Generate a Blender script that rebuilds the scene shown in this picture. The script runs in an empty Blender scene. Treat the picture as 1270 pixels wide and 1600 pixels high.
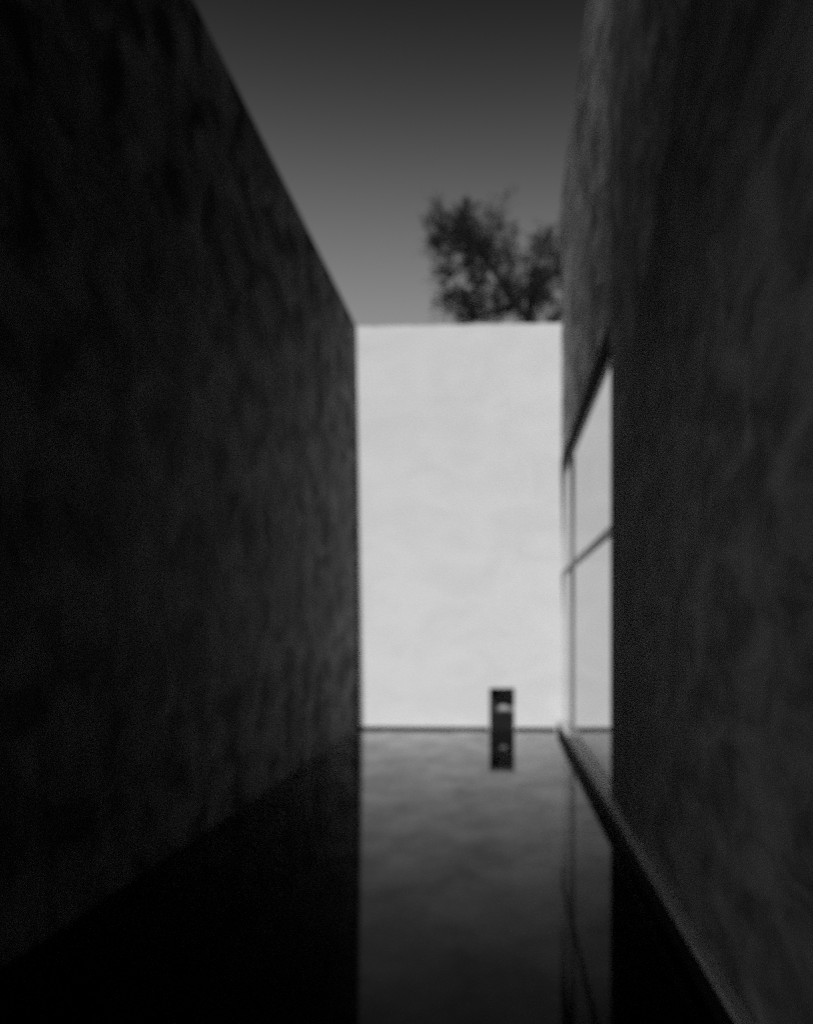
import bpy, bmesh, math, random
from mathutils import Vector, Matrix, Quaternion
random.seed(7)
S = bpy.context.scene
COL = S.collection

# ------------------------------------------------------------------ camera
F = 1600.0                    # focal length in photograph pixels
VX, VY = 784.0, 982.0         # vanishing point of the court in the photograph
CAMZ = 2.5
cam = bpy.data.cameras.new('camera')
cam.sensor_fit = 'VERTICAL'
cam.sensor_height = 32.0
cam.sensor_width = 32.0
cam.lens = 32.0
cam.shift_x = -(VX - 635.0) / 1600.0
cam.shift_y = (VY - 800.0) / 1600.0
cam.clip_start = 0.05
cam.clip_end = 5000
cam.dof.use_dof = True        # the photograph is focused far in front of everything
cam.dof.focus_distance = 1.3
cam.dof.aperture_fstop = 2.75
cam.dof.aperture_blades = 0
camo = bpy.data.objects.new('camera', cam)
COL.objects.link(camo)
camo.location = (0, 0, CAMZ)
camo.rotation_euler = (math.radians(90), 0, 0)
S.camera = camo

# ------------------------------------------------------------------ sky, sun, exposure
SUN_EL = 28.0
world = bpy.data.worlds.new('World')
S.world = world
world.use_nodes = True
wt = world.node_tree
wt.nodes.clear()
N = wt.nodes.new
wo = N('ShaderNodeOutputWorld'); bg = N('ShaderNodeBackground')
sky = N('ShaderNodeTexSky'); sky.sky_type = 'NISHITA'; sky.sun_disc = False
sky.sun_elevation = math.radians(SUN_EL); sky.sun_rotation = math.radians(180)
sky.air_density = 1.0; sky.dust_density = 0.6; sky.ozone_density = 1.5
sep = N('ShaderNodeSeparateColor')
wt.links.new(sky.outputs[0], sep.inputs[0])
# black and white film behind a deep red filter: only the red of the sky counts,
# and it drops away with height
tc = N('ShaderNodeTexCoord'); sx = N('ShaderNodeSeparateXYZ')
wt.links.new(tc.outputs['Generated'], sx.inputs[0])
ramp = N('ShaderNodeValToRGB')
wt.links.new(sx.outputs['Z'], ramp.inputs[0])
cr = ramp.color_ramp
cr.interpolation = 'B_SPLINE'
stops = [(0.0, 1.0), (0.22, 0.95), (0.30, 0.86), (0.38, 0.58), (0.46, 0.25), (0.54, 0.085), (0.68, 0.02), (1.0, 0.008)]
while len(cr.elements) < len(stops): cr.elements.new(0.5)
for e, (p, v) in zip(cr.elements, stops):
    e.position = p; e.color = (v, v, v, 1)
mul = N('ShaderNodeMath'); mul.operation = 'MULTIPLY'
wt.links.new(sep.outputs[0], mul.inputs[0]); wt.links.new(ramp.outputs[0], mul.inputs[1])
wt.links.new(mul.outputs[0], bg.inputs['Color'])
bg.inputs['Strength'].default_value = 0.13
wt.links.new(bg.outputs[0], wo.inputs[0])

sun = bpy.data.lights.new('sun', 'SUN')
sun.energy = 2.75; sun.angle = math.radians(0.5); sun.color = (1, 1, 1)
suno = bpy.data.objects.new('sun', sun)
COL.objects.link(suno)
SUN_AZ = math.radians(0.8)        # the sun stands a touch to the left behind the viewer
suno.rotation_euler = (math.radians(90 - SUN_EL), 0, -SUN_AZ)   # light travels towards +Y and down
suno.location = (0, -20, 25)

S.view_settings.view_transform = 'Standard'
S.view_settings.look = 'None'
S.view_settings.exposure = 0.0
S.view_settings.gamma = 1.0
S.view_settings.use_curve_mapping = False
S.cycles.use_denoising = False    # its fine noise stands for the grain of the film
S.cycles.max_bounces = 10
S.cycles.diffuse_bounces = 5
S.cycles.caustics_reflective = True
S.cycles.blur_glossy = 1.0
S.cycles.sample_clamp_indirect = 3.0

# ------------------------------------------------------------------ materials (all grey: the film is black and white)
def mat(name):
    m = bpy.data.materials.new(name); m.use_nodes = True
    nt = m.node_tree
    return m, nt, nt.nodes['Principled BSDF']

def concrete(name, lo, hi, scale=(1.2, 1.2, 0.35), rough=0.8, bump=0.25, streak=0.5, spec=0.5, extra=None):
    m, nt, b = mat(name)
    n, l = nt.nodes.new, nt.links.new
    tc = n('ShaderNodeTexCoord')
    mp = n('ShaderNodeMapping'); mp.inputs['Scale'].default_value = scale
    l(tc.outputs['Object'], mp.inputs[0])
    a = n('ShaderNodeTexNoise'); a.inputs['Scale'].default_value = 1.6; a.inputs['Detail'].default_value = 7; a.inputs['Roughness'].default_value = 0.62
    a.inputs['Distortion'].default_value = 0.5
    l(mp.outputs[0], a.inputs['Vector'])
    mp2 = n('ShaderNodeMapping'); mp2.inputs['Scale'].default_value = (3.0, 3.0, 0.16)
    l(tc.outputs['Object'], mp2.inputs[0])
    s = n('ShaderNodeTexNoise'); s.inputs['Scale'].default_value = 1.4; s.inputs['Detail'].default_value = 5
    l(mp2.outputs[0], s.inputs['Vector'])
    mx = n('ShaderNodeMix'); mx.data_type = 'FLOAT'; mx.inputs[0].default_value = streak
    l(a.outputs[0], mx.inputs[2]); l(s.outputs[0], mx.inputs[3])
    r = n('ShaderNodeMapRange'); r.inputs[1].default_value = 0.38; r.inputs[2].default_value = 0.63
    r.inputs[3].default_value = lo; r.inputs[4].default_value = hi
    l(mx.outputs[0], r.inputs[0])
    out = r.outputs[0]
    if extra: out = extra(nt, tc, out)
    l(out, b.inputs['Base Color'])
    b.inputs['Roughness'].default_value = rough
    b.inputs['Specular IOR Level'].default_value = spec
    bp = n('ShaderNodeBump'); bp.inputs['Strength'].default_value = bump; bp.inputs['Distance'].default_value = 0.03
    f = n('ShaderNodeTexNoise'); f.inputs['Scale'].default_value = 5; f.inputs['Detail'].default_value = 6
    l(tc.outputs['Object'], f.inputs['Vector']); l(f.outputs[0], bp.inputs['Height'])
    l(bp.outputs[0], b.inputs['Normal'])
    return m

def streak_extra(nt, tc, col):
    # one pale run-off streak down the near right wall
    n, l = nt.nodes.new, nt.links.new
    sp = n('ShaderNodeSeparateXYZ'); l(tc.outputs['Object'], sp.inputs[0])
    nz = n('ShaderNodeTexNoise'); nz.inputs['Scale'].default_value = 1.2; l(tc.outputs['Object'], nz.inputs['Vector'])
    o = n('ShaderNodeMath'); o.operation = 'MULTIPLY_ADD'; l(nz.outputs[0], o.inputs[0]); o.inputs[1].default_value = 0.06; l(sp.outputs['Y'], o.inputs[2])
    d = n('ShaderNodeMath'); d.operation = 'SUBTRACT'; l(o.outputs[0], d.inputs[0]); d.inputs[1].default_value = 6.15
    ab = n('ShaderNodeMath'); ab.operation = 'ABSOLUTE'; l(d.outputs[0], ab.inputs[0])
    w = n('ShaderNodeMapRange'); l(ab.outputs[0], w.inputs[0]); w.inputs[1].default_value = 0.0; w.inputs[2].default_value = 0.05; w.inputs[3].default_value = 1; w.inputs[4].default_value = 0
    z = n('ShaderNodeMath'); z.operation = 'SUBTRACT'; l(sp.outputs['Z'], z.inputs[0]); z.inputs[1].default_value = 3.8
    za = n('ShaderNodeMath'); za.operation = 'ABSOLUTE'; l(z.outputs[0], za.inputs[0])
    zr = n('ShaderNodeMapRange'); l(za.outputs[0], zr.inputs[0]); zr.inputs[1].default_value = 0.15; zr.inputs[2].default_value = 0.5; zr.inputs[3].default_value = 1; zr.inputs[4].default_value = 0
    p = n('ShaderNodeMath'); p.operation = 'MULTIPLY'; l(w.outputs[0], p.inputs[0]); l(zr.outputs[0], p.inputs[1])
    q = n('ShaderNodeMath'); q.operation = 'MULTIPLY_ADD'; l(p.outputs[0], q.inputs[0]); q.inputs[1].default_value = 0.12; l(col, q.inputs[2])
    return q.outputs[0]

def plain(name, c, rough=0.7, spec=0.4, var=0.25, scale=6):
    m, nt, b = mat(name)
    n, l = nt.nodes.new, nt.links.new
    tc = n('ShaderNodeTexCoord')
    a = n('ShaderNodeTexNoise'); a.inputs['Scale'].default_value = scale; a.inputs['Detail'].default_value = 5
    l(tc.outputs['Object'], a.inputs['Vector'])
    r = n('ShaderNodeMapRange'); r.inputs[1].default_value = 0.3; r.inputs[2].default_value = 0.7
    r.inputs[3].default_value = c * (1 - var); r.inputs[4].default_value = c * (1 + var)
    l(a.outputs[0], r.inputs[0]); l(r.outputs[0], b.inputs['Base Color'])
    b.inputs['Roughness'].default_value = rough
    b.inputs['Specular IOR Level'].default_value = spec
    bp = n('ShaderNodeBump'); bp.inputs['Strength'].default_value = 0.2; bp.inputs['Distance'].default_value = 0.02
    l(a.outputs[0], bp.inputs['Height']); l(bp.outputs[0], b.inputs['Normal'])
    return m

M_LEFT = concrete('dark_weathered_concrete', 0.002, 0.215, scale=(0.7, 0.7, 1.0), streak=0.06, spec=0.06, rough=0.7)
M_RIGHT = concrete('grey_concrete', 0.17, 0.44, scale=(0.7, 0.7, 1.6), streak=0.05, spec=0.1, extra=streak_extra)
M_UPPER = concrete('mottled_concrete_painted_light', 0.14, 0.92, scale=(0.4, 0.4, 1.4), streak=0.05, spec=0.2, bump=0.5)  # mottled concrete, paled so its tone carries the light near the end wall
M_BACK = plain('dark_render', 0.08)
M_KERB = plain('worn_stone', 0.8, spec=0.5, rough=0.5, var=0.12, scale=2.5)
M_STEEL = plain('painted_steel', 0.2, rough=0.4, var=0.1)
M_LINTEL = plain('dark_lintel_steel', 0.04, rough=0.9, spec=0.03)
M_DARK = plain('black_metal_and_gap_shade', 0.02, rough=0.6)  # hinge metal; also paints the shade of the waterline gap
M_BLACKWOOD = plain('black_wet_timber', 0.012, rough=0.7, spec=0.15)
M_SLAT = plain('grey_timber', 0.24, rough=0.8)
M_STONE = plain('pale_boulder_stone', 0.5, rough=0.9)
M_GROUND = plain('pale_gravel', 0.28, rough=0.95, var=0.4, scale=1.0)
M_TERRACE = plain('dark_slate_paving', 0.03, rough=0.4, spec=0.2, var=0.3, scale=1.5)
M_BARK = plain('bark', 0.018, rough=0.95, spec=0.1, var=0.4)
M_LEAF = plain('dark_leaf', 0.022, rough=0.8, spec=0.1, var=0.5, scale=1.5)
M_GRASS = plain('dry_grass', 0.10, rough=0.95)

def plaster():
    m, nt, b = mat('white_plaster')
    n, l = nt.nodes.new, nt.links.new
    tc = n('ShaderNodeTexCoord')
    mp = n('ShaderNodeMapping'); mp.inputs['Scale'].default_value = (0.5, 0.5, 0.8); l(tc.outputs['Object'], mp.inputs[0])
    a = n('ShaderNodeTexNoise'); a.inputs['Scale'].default_value = 1.3; a.inputs['Detail'].default_value = 8; a.inputs['Roughness'].default_value = 0.65; a.inputs['Distortion'].default_value = 1.2
    l(mp.outputs[0], a.inputs['Vector'])
    r = n('ShaderNodeMapRange'); r.inputs[1].default_value = 0.35; r.inputs[2].default_value = 0.6
    r.inputs[3].default_value = 0.70; r.inputs[4].default_value = 0.76
    l(a.outputs[0], r.inputs[0])
    # the plaster turns a little greyer towards the top, paler at the foot
    sp = n('ShaderNodeSeparateXYZ'); l(tc.outputs['Object'], sp.inputs[0])
    h = n('ShaderNodeMapRange'); l(sp.outputs['Z'], h.inputs[0]); h.inputs[1].default_value = 1.5; h.inputs[2].default_value = 9.5; h.inputs[3].default_value = 1.04; h.inputs[4].default_value = 0.90
    q = n('ShaderNodeMath'); q.operation = 'MULTIPLY'; l(r.outputs[0], q.inputs[0]); l(h.outputs[0], q.inputs[1])
    l(q.outputs[0], b.inputs['Base Color'])
    b.inputs['Roughness'].default_value = 0.95; b.inputs['Specular IOR Level'].default_value = 0.1
    f = n('ShaderNodeTexNoise'); f.inputs['Scale'].default_value = 2.5; f.inputs['Detail'].default_value = 8
    l(tc.outputs['Object'], f.inputs['Vector'])
    bp = n('ShaderNodeBump'); bp.inputs['Strength'].default_value = 0.15; bp.inputs['Distance'].default_value = 0.02
    l(f.outputs[0], bp.inputs['Height']); l(bp.outputs[0], b.inputs['Normal'])
    return m
M_PLASTER = plaster()

def water():
    m = bpy.data.materials.new('still_dark_water'); m.use_nodes = True
    nt = m.node_tree; nt.nodes.clear()
    n, l = nt.nodes.new, nt.links.new
    out = n('ShaderNodeOutputMaterial'); mix = n('ShaderNodeMixShader')
    d = n('ShaderNodeBsdfDiffuse'); d.inputs['Color'].default_value = (0.001, 0.001, 0.001, 1)
    g = n('ShaderNodeBsdfGlossy'); g.inputs['Roughness'].default_value = 0.05
    g.inputs['Color'].default_value = (1, 1, 1, 1)
    fr = n('ShaderNodeFresnel'); fr.inputs['IOR'].default_value = 1.33
    pw = n('ShaderNodeMath'); pw.operation = 'POWER'; l(fr.outputs[0], pw.inputs[0]); pw.inputs[1].default_value = WATER_POW
    sc = n('ShaderNodeMath'); sc.operation = 'MULTIPLY'; l(pw.outputs[0], sc.inputs[0]); sc.inputs[1].default_value = WATER_GAIN
    # dull film patches drifting on the surface
    tc = n('ShaderNodeTexCoord'); mp = n('ShaderNodeMapping'); mp.inputs['Scale'].default_value = (0.9, 0.5, 1)
    l(tc.outputs['Object'], mp.inputs[0])
    a = n('ShaderNodeTexNoise'); a.inputs['Scale'].default_value = 1.5; a.inputs['Detail'].default_value = 9; a.inputs['Roughness'].default_value = 0.7
    l(mp.outputs[0], a.inputs['Vector'])
    r = n('ShaderNodeMapRange'); r.inputs[1].default_value = 0.33; r.inputs[2].default_value = 0.67; r.inputs[3].default_value = 0.70; r.inputs[4].default_value = 1.25
    l(a.outputs[0], r.inputs[0])
    k = n('ShaderNodeMath'); k.operation = 'MULTIPLY'; k.use_clamp = True
    l(sc.outputs[0], k.inputs[0]); l(r.outputs[0], k.inputs[1])
    l(k.outputs[0], mix.inputs[0]); l(d.outputs[0], mix.inputs[1]); l(g.outputs[0], mix.inputs[2])
    w = n('ShaderNodeTexNoise'); w.inputs['Scale'].default_value = 0.8; w.inputs['Detail'].default_value = 3
    l(mp.outputs[0], w.inputs['Vector'])
    bp = n('ShaderNodeBump'); bp.inputs['Strength'].default_value = 0.02; bp.inputs['Distance'].default_value = 0.01
    l(w.outputs[0], bp.inputs['Height']); l(bp.outputs[0], g.inputs['Normal'])
    l(mix.outputs[0], out.inputs[0])
    return m
WATER_POW, WATER_GAIN = 2.55, 2.65
M_WATER = water()

def glass():
    m = bpy.data.materials.new('smoked_window_glass'); m.use_nodes = True
    nt = m.node_tree; nt.nodes.clear()
    n, l = nt.nodes.new, nt.links.new
    out = n('ShaderNodeOutputMaterial'); mix = n('ShaderNodeMixShader')
    t = n('ShaderNodeBsdfTransparent'); t.inputs['Color'].default_value = (0.55, 0.55, 0.55, 1)
    g = n('ShaderNodeBsdfGlossy'); g.inputs['Roughness'].default_value = 0.01; g.inputs['Color'].default_value = (0.78, 0.78, 0.78, 1)
    fr = n('ShaderNodeFresnel'); fr.inputs['IOR'].default_value = 1.5
    l(fr.outputs[0], mix.inputs[0]); l(t.outputs[0], mix.inputs[1]); l(g.outputs[0], mix.inputs[2]); l(mix.outputs[0], out.inputs[0])
    return m
M_GLASS = glass()

# ------------------------------------------------------------------ helpers
def obj(name, bm, m, parent=None, smooth=False):
    me = bpy.data.meshes.new(name)
    bmesh.ops.recalc_face_normals(bm, faces=bm.faces)
    bm.to_mesh(me); bm.free()
    if smooth:
        for p in me.polygons: p.use_smooth = True
    me.materials.append(m)
    o = bpy.data.objects.new(name, me); COL.objects.link(o)
    if parent: o.parent = parent
    return o

def tag(o, label=None, cat=None, group=None, kind=None):
    if label: o['label'] = label
    if cat: o['category'] = cat
    if group: o['group'] = group
    if kind: o['kind'] = kind
    return o

def empty(name, loc, label, cat, group=None):
    o = bpy.data.objects.new(name, None); COL.objects.link(o)
    o.location = loc; o.empty_display_size = 0.3
    return tag(o, label, cat, group)

def box(bm, x0, x1, y0, y1, z0, z1, off=(0, 0, 0)):
    vs = [bm.verts.new((x - off[0], y - off[1], z - off[2])) for z in (z0, z1) for x, y in ((x0, y0), (x1, y0), (x1, y1), (x0, y1))]
    for f in ((0, 1, 2, 3), (4, 5, 6, 7), (0, 1, 5, 4), (1, 2, 6, 5), (2, 3, 7, 6), (3, 0, 4, 7)):
        bm.faces.new([vs[i] for i in f])

def boxes(name, m, parent, *bs, off=(0, 0, 0), bevel=0.0):
    bm = bmesh.new()
    for b in bs: box(bm, *b, off=off)
    if bevel: bmesh.ops.bevel(bm, geom=bm.edges[:], offset=bevel, segments=2, affect='EDGES', profile=0.6)
    return obj(name, bm, m, parent)

def tube(bm, pts, radii, n=7):
    rings = []
    for i, p in enumerate(pts):
        d = (pts[min(i + 1, len(pts) - 1)] - pts[max(i - 1, 0)])
        if d.length < 1e-6: d = Vector((0, 0, 1))
        q = d.to_track_quat('Z', 'Y')
        rings.append([bm.verts.new(p + q @ Vector((math.cos(2 * math.pi * k / n) * radii[i], math.sin(2 * math.pi * k / n) * radii[i], 0))) for k in range(n)])
    for a, b in zip(rings, rings[1:]):
        for k in range(n):
            bm.faces.new((a[k], a[(k + 1) % n], b[(k + 1) % n], b[k]))
    bm.faces.new(rings[0]); bm.faces.new(rings[-1][::-1])

# ------------------------------------------------------------------ dimensions
XL = -3.62        # face of the left wall
XR = 1.46         # face of the right wall and plane of its window
KH = 0.25         # height of the kerb
ZL0, ZL1 = CAMZ + 2.57 * XR, CAMZ + 2.85 * XR   # dark lintel over the window
H = 10.02         # left and end walls
HR = 13.1        # right wall
YL = 7.2          # the foot of the left wall stops here; nearer the viewer an unseen opening, added to let side light in
ZO = 5.8          # underside of the unseen beam added over it, set for its light
YB = -6.0         # back of the court
YJ = 13.8         # near jamb of the window
DE = 25.3         # end wall on the axis
YAW = math.radians(3.5)

# ------------------------------------------------------------------ setting
bm = bmesh.new()
g = 2500
for a in ((-g, -g), (g, -g), (g, g), (-g, g)): bm.verts.new((a[0], a[1], -0.06))
bm.faces.new(bm.verts[:]); tag(obj('ground', bm, M_GROUND), kind='structure')

bm = bmesh.new()
nx, ny = 20, 80
x0, x1, y0, y1 = XL - 0.3, XR - 0.07, YB, 25.95
gr = [[bm.verts.new((x0 + (x1 - x0) * i / nx, y0 + (y1 - y0) * j / ny, 0)) for i in range(nx + 1)] for j in range(ny + 1)]
for j in range(ny):
    for i in range(nx): bm.faces.new((gr[j][i], gr[j][i + 1], gr[j + 1][i + 1], gr[j + 1][i]))
tag(obj('water', bm, M_WATER), kind='structure')

tag(boxes('terrace', M_TERRACE, None, (XR + 0.02, 9.0, YB, 27.0, -0.1, 0.015)), kind='structure')

# ------------------------------------------------------------------ left wall
lw = empty('concrete_wall', (XL, 0, 0), 'tall dark weathered concrete wall along the left side of the water', 'wall')
lw.location = (XL, 25.3, 0); lw.rotation_euler = (0, 0, -math.radians(0.3))
bm = bmesh.new()
def wall_sheet(bm, X, y0, y1, z0, z1, t, off, seed, amp=0.006):
    """a thick wall whose court face is slightly uneven"""
    rnd = random.Random(seed)
    ny, nz = int((y1 - y0) / 0.5), int((z1 - z0) / 0.5)
    sgn = 1 if t > 0 else -1
    front = [[bm.verts.new((X - off[0] + (rnd.uniform(-amp, amp) if 0 < j < nz and 0 < i < ny else 0), y0 + (y1 - y0) * i / ny - off[1],
              z0 + (z1 - z0) * j / nz - off[2] + (rnd.uniform(-amp, amp) if j == nz else 0))) for i in range(ny + 1)] for j in range(nz + 1)]
    back = [[bm.verts.new((X + t - off[0], y0 + (y1 - y0) * i / ny - off[1], z0 + (z1 - z0) * j / nz - off[2])) for i in range(ny + 1)] for j in (0, nz)]
    for j in range(nz):
        for i in range(ny): bm.faces.new((front[j][i], front[j][i + 1], front[j + 1][i + 1], front[j + 1][i]))
    for i in range(ny):
        bm.faces.new((front[nz][i], front[nz][i + 1], back[1][i + 1], back[1][i]))
        bm.faces.new((back[0][i], back[0][i + 1], back[1][i + 1], back[1][i]))
        bm.faces.new((front[0][i], front[0][i + 1], back[0][i + 1], back[0][i]))
    for i in (0, ny):
        bm.faces.new([front[j][i] for j in range(nz + 1)] + [back[1][i], back[0][i]])
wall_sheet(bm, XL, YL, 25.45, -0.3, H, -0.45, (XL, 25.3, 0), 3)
box(bm, XL - 0.45, XL, YB, YL - 0.002, ZO, H - 0.02, off=(XL, 25.3, 0))  # unseen beam, added to limit how high the side light reaches
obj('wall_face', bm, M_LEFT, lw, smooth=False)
boxes('plinth', M_LEFT, lw, (XL, XL + 0.04, YL, 25.44, -0.2, 0.06), off=(XL, 25.3, 0))

# ------------------------------------------------------------------ end wall, sunlit, running on past the right wall
ew = empty('plaster_wall', (0, DE, 0), 'tall sunlit white plaster wall closing the far end of the water', 'wall')
ew.rotation_euler = (0, 0, -YAW)
def end_wall(bm):
    rnd = random.Random(5)
    L, Rr = -4.4, 9.0
    xs = [L + (Rr - L) * i / 66 for i in range(67)]
    xs = sorted([x for x in xs if abs(abs(x) - 0.31) > 0.06] + [-0.31, 0.31])
    zs = [-0.3, 1.03, 3.3, 5.6, 7.9, H]
    top = [rnd.uniform(-0.008, 0.008) for _ in xs]
    V = {}
    def v(i, k, y):
        if (i, k, y) not in V:
            V[i, k, y] = bm.verts.new((xs[i], y, zs[k] + (top[i] if k == len(zs) - 1 else 0)))
        return V[i, k, y]
    n, m = len(xs) - 1, len(zs) - 1
    for i in range(n):
        for k in range(m):
            if k == 0 and xs[i] > -0.32 and xs[i + 1] < 0.32: continue
            for y in (0, 0.5): bm.faces.new((v(i, k, y), v(i + 1, k, y), v(i + 1, k + 1, y), v(i, k + 1, y)))
        bm.faces.new((v(i, m, 0), v(i + 1, m, 0), v(i + 1, m, 0.5), v(i, m, 0.5)))
        if xs[i] > -0.32 and xs[i + 1] < 0.32:
            bm.faces.new((v(i, 1, 0), v(i + 1, 1, 0), v(i + 1, 1, 0.5), v(i, 1, 0.5)))
    for k in range(m):
        for i in (0, n): bm.faces.new((v(i, k, 0), v(i, k + 1, 0), v(i, k + 1, 0.5), v(i, k, 0.5)))
    for x in (-0.31, 0.31):
        i = xs.index(x)
        bm.faces.new((v(i, 0, 0), v(i, 1, 0), v(i, 1, 0.5), v(i, 0, 0.5)))
bm = bmesh.new(); end_wall(bm)
obj('wall_face', bm, M_PLASTER, ew)
boxes('shadow_gap_strip', M_DARK, ew, (-3.6, -0.33, -0.02, 0.003, -0.1, 0.065))  # dark strips put in for the shadow gap at the waterline
boxes('shadow_gap_strip', M_DARK, ew, (0.33, XR - 0.14, -0.02, 0.003, -0.1, 0.065))
boxes('shadow_gap_strip', M_DARK, ew, (XR + 0.12, 8.8, -0.03, 0.003, -0.1, 0.16))

# what the low opening holds
wb = tag(boxes('sluice_board', M_BLACKWOOD, None, (-0.305, 0.305, -0.03, 0.03, -0.25, 0.42), off=(0, 0, 0), bevel=0.006),
         'black wet board closing the foot of the low opening in the white wall', 'board')
wb.location = (0, DE + 0.16, 0); wb.rotation_euler = (0, 0, -YAW)
dl = empty('hatch_door', (-0.30, DE + 0.55, 0), 'dark narrow door leaf standing open inside the left of the low opening', 'door')
boxes('door_leaf', M_BLACKWOOD, dl, (0.0, 0.16, 0, 0.05, 0, 1.2))
boxes('hinge', M_DARK, dl, (0.02, 0.05, -0.015, 0, 0.85, 0.93))
bm = bmesh.new(); bmesh.ops.create_icosphere(bm, subdivisions=3, radius=0.11)
for v in bm.verts:
    v.co *= 1 + 0.12 * math.sin(v.co.x * 21 + 1) * math.cos(v.co.z * 17)
    v.co.z *= 0.8
bo = tag(obj('boulder', bm, M_STONE, smooth=True), 'pale rounded stone on the ledge behind the black board in the opening', 'stone')
bo.location = (0.03, DE + 0.72, 0.475)
lg = tag(boxes('ledge', M_BACK, None, (-0.6, 0.6, DE + 0.56, DE + 0.95, -0.1, 0.395), bevel=0.01), 'low dark ledge behind the opening in the white wall', 'ledge')
ls = empty('slatted_screen', (0, DE + 0.98, 0), 'grey horizontal slatted screen seen through the top of the low opening', 'screen')
for k in range(11):
    boxes('slat', M_SLAT, ls, (-0.7, 0.7, 0, 0.03, 0.05 + k * 0.13, 0.174 + k * 0.13), bevel=0.004)
for x in (-0.66, 0.60): boxes('post', M_BLACKWOOD, ls, (x, x + 0.06, 0.033, 0.09, -0.06, 1.5))

# ------------------------------------------------------------------ right wall
rw = empty('concrete_wall', (XR, 0, 0), 'taller grey concrete wall on the right with a long window at its far end', 'wall')
o = (XR, 0, 0)
bm = bmesh.new()
wall_sheet(bm, XR, YB, YJ, -0.3, HR, 0.25, (XR, 0, 0), 8)
obj('wall_face', bm, M_RIGHT, rw)
ZS = ZL0
bm = bmesh.new()
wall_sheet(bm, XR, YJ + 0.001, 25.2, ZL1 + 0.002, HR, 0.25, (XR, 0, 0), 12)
tag(obj('upper_wall', bm, M_UPPER, rw), 'mottled stretch of wall above the window, the light near the end wall put into its pale tone')
boxes('lintel', M_LINTEL, rw, (XR - 0.012, XR + 0.22, YJ + 0.004, 25.17, ZL0 + 0.001, ZL1), off=o)
# window: head, transom, posts, panes
wn = boxes('window', M_STEEL, rw, (XR + 0.02, XR + 0.06, YJ + 0.003, 25.15, ZS - 0.09, ZS - 0.001), off=o)   # the head of the frame
ZT = CAMZ + 0.92 * XR
boxes('transom', M_STEEL, wn, (XR + 0.01, XR + 0.06, YJ + 0.003, 21.73, ZT - 0.06, ZT + 0.06), (XR + 0.01, XR + 0.06, 21.87, 25.15, ZT - 0.06, ZT + 0.06), off=o)
boxes('post', M_STEEL, wn, (XR + 0.0, XR + 0.07, 21.73, 21.87, KH + 0.004, ZS - 0.09), off=o)
boxes('jamb', M_STEEL, wn, (XR + 0.025, XR + 0.06, YJ + 0.003, YJ + 0.07, KH + 0.004, ZT - 0.06), (XR + 0.025, XR + 0.06, YJ + 0.003, YJ + 0.07, ZT + 0.06, ZS - 0.09), off=o)
for y0, y1 in ((YJ + 0.07, 21.73), (21.87, 25.18)):
    for z0, z1 in ((KH + 0.004, ZT - 0.06), (ZT + 0.06, ZS - 0.09)):
        bm = bmesh.new()
        vs = [bm.verts.new(p) for p in ((0.04, y0, z0), (0.04, y1, z0), (0.04, y1, z1), (0.04, y0, z1))]
        bm.faces.new(vs); obj('pane', bm, M_GLASS, wn)

# kerb between the water and the right wall, laid in long stones
kb = empty('stone_kerb', (XR - 0.07, 0, 0), 'narrow pale stone kerb between the water and the right wall', 'kerb')
y = YB; rnd = random.Random(4)
while y < 25.1:
    y1 = min(y + 1.8, 25.12)
    dz = rnd.uniform(-0.003, 0.003)
    bm = bmesh.new()
    box(bm, XR - 0.105, XR - 0.003 if y1 < YJ else XR + 0.1, y + 0.004, y1 - 0.004, KH - 0.055, KH + dz - 0.004, off=(XR - 0.07, 0, 0))
    bmesh.ops.bevel(bm, geom=bm.edges[:], offset=0.008, segments=2, affect='EDGES')
    obj('stone', bm, M_KERB, kb)
    y = y1

boxes('footing', M_BLACKWOOD, kb, (XR - 0.098, XR + 0.08, YB, 25.12, -0.2, KH - 0.057), off=(XR - 0.07, 0, 0))

# ------------------------------------------------------------------ unseen blocks, added to shade the court and hold back skylight
HB = (21.6 - YB) * math.tan(math.radians(SUN_EL)) + KH
nb = empty('shade_block', (-14, 16, 0), 'plain unseen block added behind the left wall to keep low sky off the court', 'shade_block')
boxes('wall', M_BACK, nb, (-20, -9, 9, 34, -0.06, 16.6), off=(-14, 16, 0))
boxes('roof', M_BACK, nb, (-20.2, -8.8, 8.8, 34.2, 16.602, 17.0), off=(-14, 16, 0))
bb = empty('shade_block', (0, YB - 2, 0), 'plain dark unseen block added behind the viewer to shade the court', 'shade_block')
boxes('wall', M_BACK, bb, (-14, 14, YB - 6, YB - 0.002, -0.1, HB - 0.3), off=(0, YB - 2, 0))
boxes('roof', M_BACK, bb, (-14.2, 14.2, YB - 6.2, YB, HB - 0.298, HB), off=(0, YB - 2, 0))

# ------------------------------------------------------------------ tree beyond the end wall
TY = 33.0
def P(x, y, dy=0.0):
    d = TY + dy
    return Vector(((x - VX) * TY / F, d, CAMZ + (VY - y) * TY / F))
tr = empty('tree', (P(842, 1100).x, TY, -0.06), 'dark gnarled tree rising behind the top of the white end wall', 'tree')
base = Vector(tr.location)
def smooth_line(ps, rs, k=5):
    out, ro = [], []
    n = len(ps)
    for i in range(n - 1):
        p0, p1, p2, p3 = ps[max(i - 1, 0)], ps[i], ps[i + 1], ps[min(i + 2, n - 1)]
        for s in range(k):
            t = s / k
            out.append(0.5 * ((2 * p1) + (-p0 + p2) * t + (2 * p0 - 5 * p1 + 4 * p2 - p3) * t * t + (-p0 + 3 * p1 - 3 * p2 + p3) * t ** 3))
            ro.append(rs[i] + (rs[i + 1] - rs[i]) * t)
    out.append(ps[-1]); ro.append(rs[-1])
    return out, ro
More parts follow.
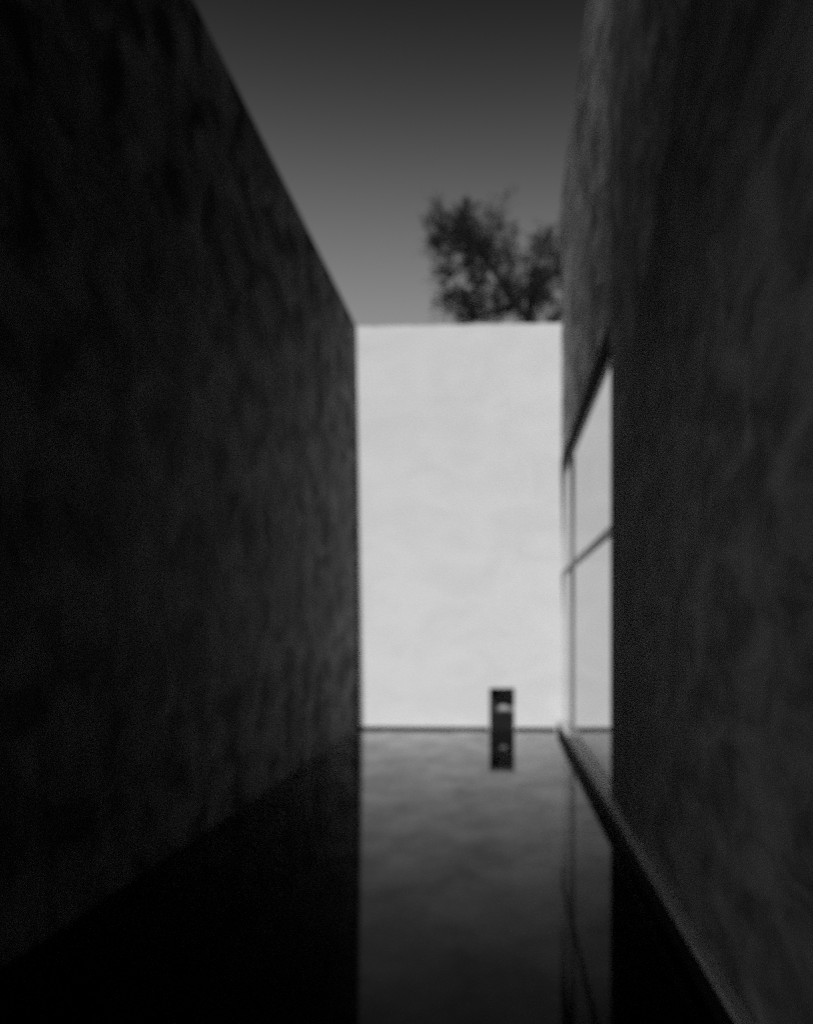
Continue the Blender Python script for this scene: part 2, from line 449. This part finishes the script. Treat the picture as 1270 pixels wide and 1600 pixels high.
limbs = [  # (points, radii, how many side branches per metre, their reach)
    ([(842, 1104, 0), (846, 860, .1), (836, 640, 0), (834, 540, -.1), (829, 500, 0)], [.30, .24, .20, .17, .15], 0, 0),
    ([(829, 503, 0), (806, 478, -.1), (786, 450, -.2), (765, 416, -.2), (741, 400, -.4), (712, 404, -.6), (682, 414, -.7)], [.15, .13, .12, .11, .09, .06, .02], 9, .62),
    ([(765, 417, -.2), (738, 376, 0), (706, 358, .2), (676, 346, .3)], [.10, .07, .045, .015], 8, .5),
    ([(712, 362, .2), (719, 340, .3), (723, 316, .3)], [.045, .03, .012], 9, .32),
    ([(752, 398, -.2), (764, 380, -.4), (766, 352, -.5)], [.07, .05, .012], 9, .48),
    ([(806, 480, -.1), (776, 481, .3), (747, 490, .5), (718, 500, .5)], [.12, .08, .06, .03], 11, .45),
    ([(829, 503, 0), (829, 468, .1), (845, 438, .1), (864, 426, .2), (892, 405, .3)], [.14, .13, .12, .09, .04], 8, .5),
    ([(834, 460, .1), (831, 425, .3), (842, 390, .5), (850, 356, .5)], [.09, .06, .04, .012], 9, .42),
    ([(786, 450, -.2), (796, 420, -.5), (797, 386, -.7)], [.05, .03, .01], 3, .3),
    ([(742, 402, -.4), (712, 432, -.3), (688, 452, -.2)], [.06, .035, .01], 8, .5),
    ([(747, 490, .5), (715, 478, .6), (686, 470, .7)], [.05, .03, .01], 9, .5),
    ([(741, 400, -.4), (716, 388, -.7), (684, 382, -.9)], [.05, .03, .01], 8, .5),
    ([(765, 420, -.2), (742, 446, .3), (716, 470, .6)], [.06, .03, .01], 6, .45),
    ([(864, 426, .2), (905, 380, .5), (935, 345, .5)], [.08, .05, .015], 6, .6),
    ([(836, 540, 0), (880, 488, -.3), (930, 465, -.6), (965, 440, -.8)], [.13, .10, .06, .02], 7, .6),
]
wood = bmesh.new(); leaf = bmesh.new()
R = random.Random(21)
def rv():
    while True:
        v = Vector((R.uniform(-1, 1), R.uniform(-1, 1), R.uniform(-1, 1)))
        if 0.05 < v.length < 1: return v.normalized()
def add_leaf(p):
    s = R.uniform(0.014, 0.034)
    a, b = rv(), rv()
    c = a.cross(b)
    if c.length < .1: return
    b = c.normalized().cross(a).normalized() * s * 0.5; a = a * s
    leaf.faces.new([leaf.verts.new(p + q) for q in (-a, b, a, -b)])
def twig(p, d, L, r, lv):
    pts, rr = [p], [r]
    q = p.copy(); n = 4
    for i in range(n):
        d = (d + rv() * 0.38 + Vector((0, 0, 0.06))).normalized()
        q = q + d * L / n; pts.append(q.copy()); rr.append(r * (1 - .75 * (i + 1) / n))
    tube(wood, pts, rr, 4)
    if lv == 0:
        for i in range(1, n + 1):
            for _ in range(R.randint(1, 2)): add_leaf(pts[i] + rv() * 0.05)
        return
    for i in range(1, n + 1):
        for _ in range(R.choice((1, 2, 2)) if lv > 1 else R.choice((1, 2))):
            twig(pts[i], (d * .7 + rv()).normalized(), L * R.uniform(.4, .75), max(rr[i] * .6, .004), lv - 1)
first = True
for ps, rs, dens, reach in limbs:
    pp = [P(x, y, dy) - base for x, y, dy in ps]
    pts, rr = smooth_line(pp, rs)
    pts = [p + (rv() * 0.03 if 0 < i < len(pts) - 1 else Vector()) for i, p in enumerate(pts)]
    b = bmesh.new(); tube(b, pts, rr, 9)
    obj('trunk' if first else 'branch', b, M_BARK, tr, smooth=True)
    first = False
    if not dens: continue
    for a, c, r in zip(pts, pts[1:], rr):
        L = (c - a).length
        m = int(L * dens * 1.15 + R.random())
        for _ in range(m):
            t = R.random()
            dirn = rv(); dirn.z = abs(dirn.z) * .8 + .1 if R.random() < .62 else dirn.z
            ax = (c - a).normalized()
            dirn = (dirn - ax * dirn.dot(ax) * .5).normalized()
            twig(a.lerp(c, t), dirn, reach * R.uniform(.6, 1.8), min(.013, r * .4), 2)
tag(obj('twigs', wood, M_BARK, tr), kind='stuff')
tag(obj('foliage', leaf, M_LEAF, tr), kind='stuff')
print('leaf faces', len(tr.children[-1].data.polygons), 'twig faces', len(tr.children[-2].data.polygons))
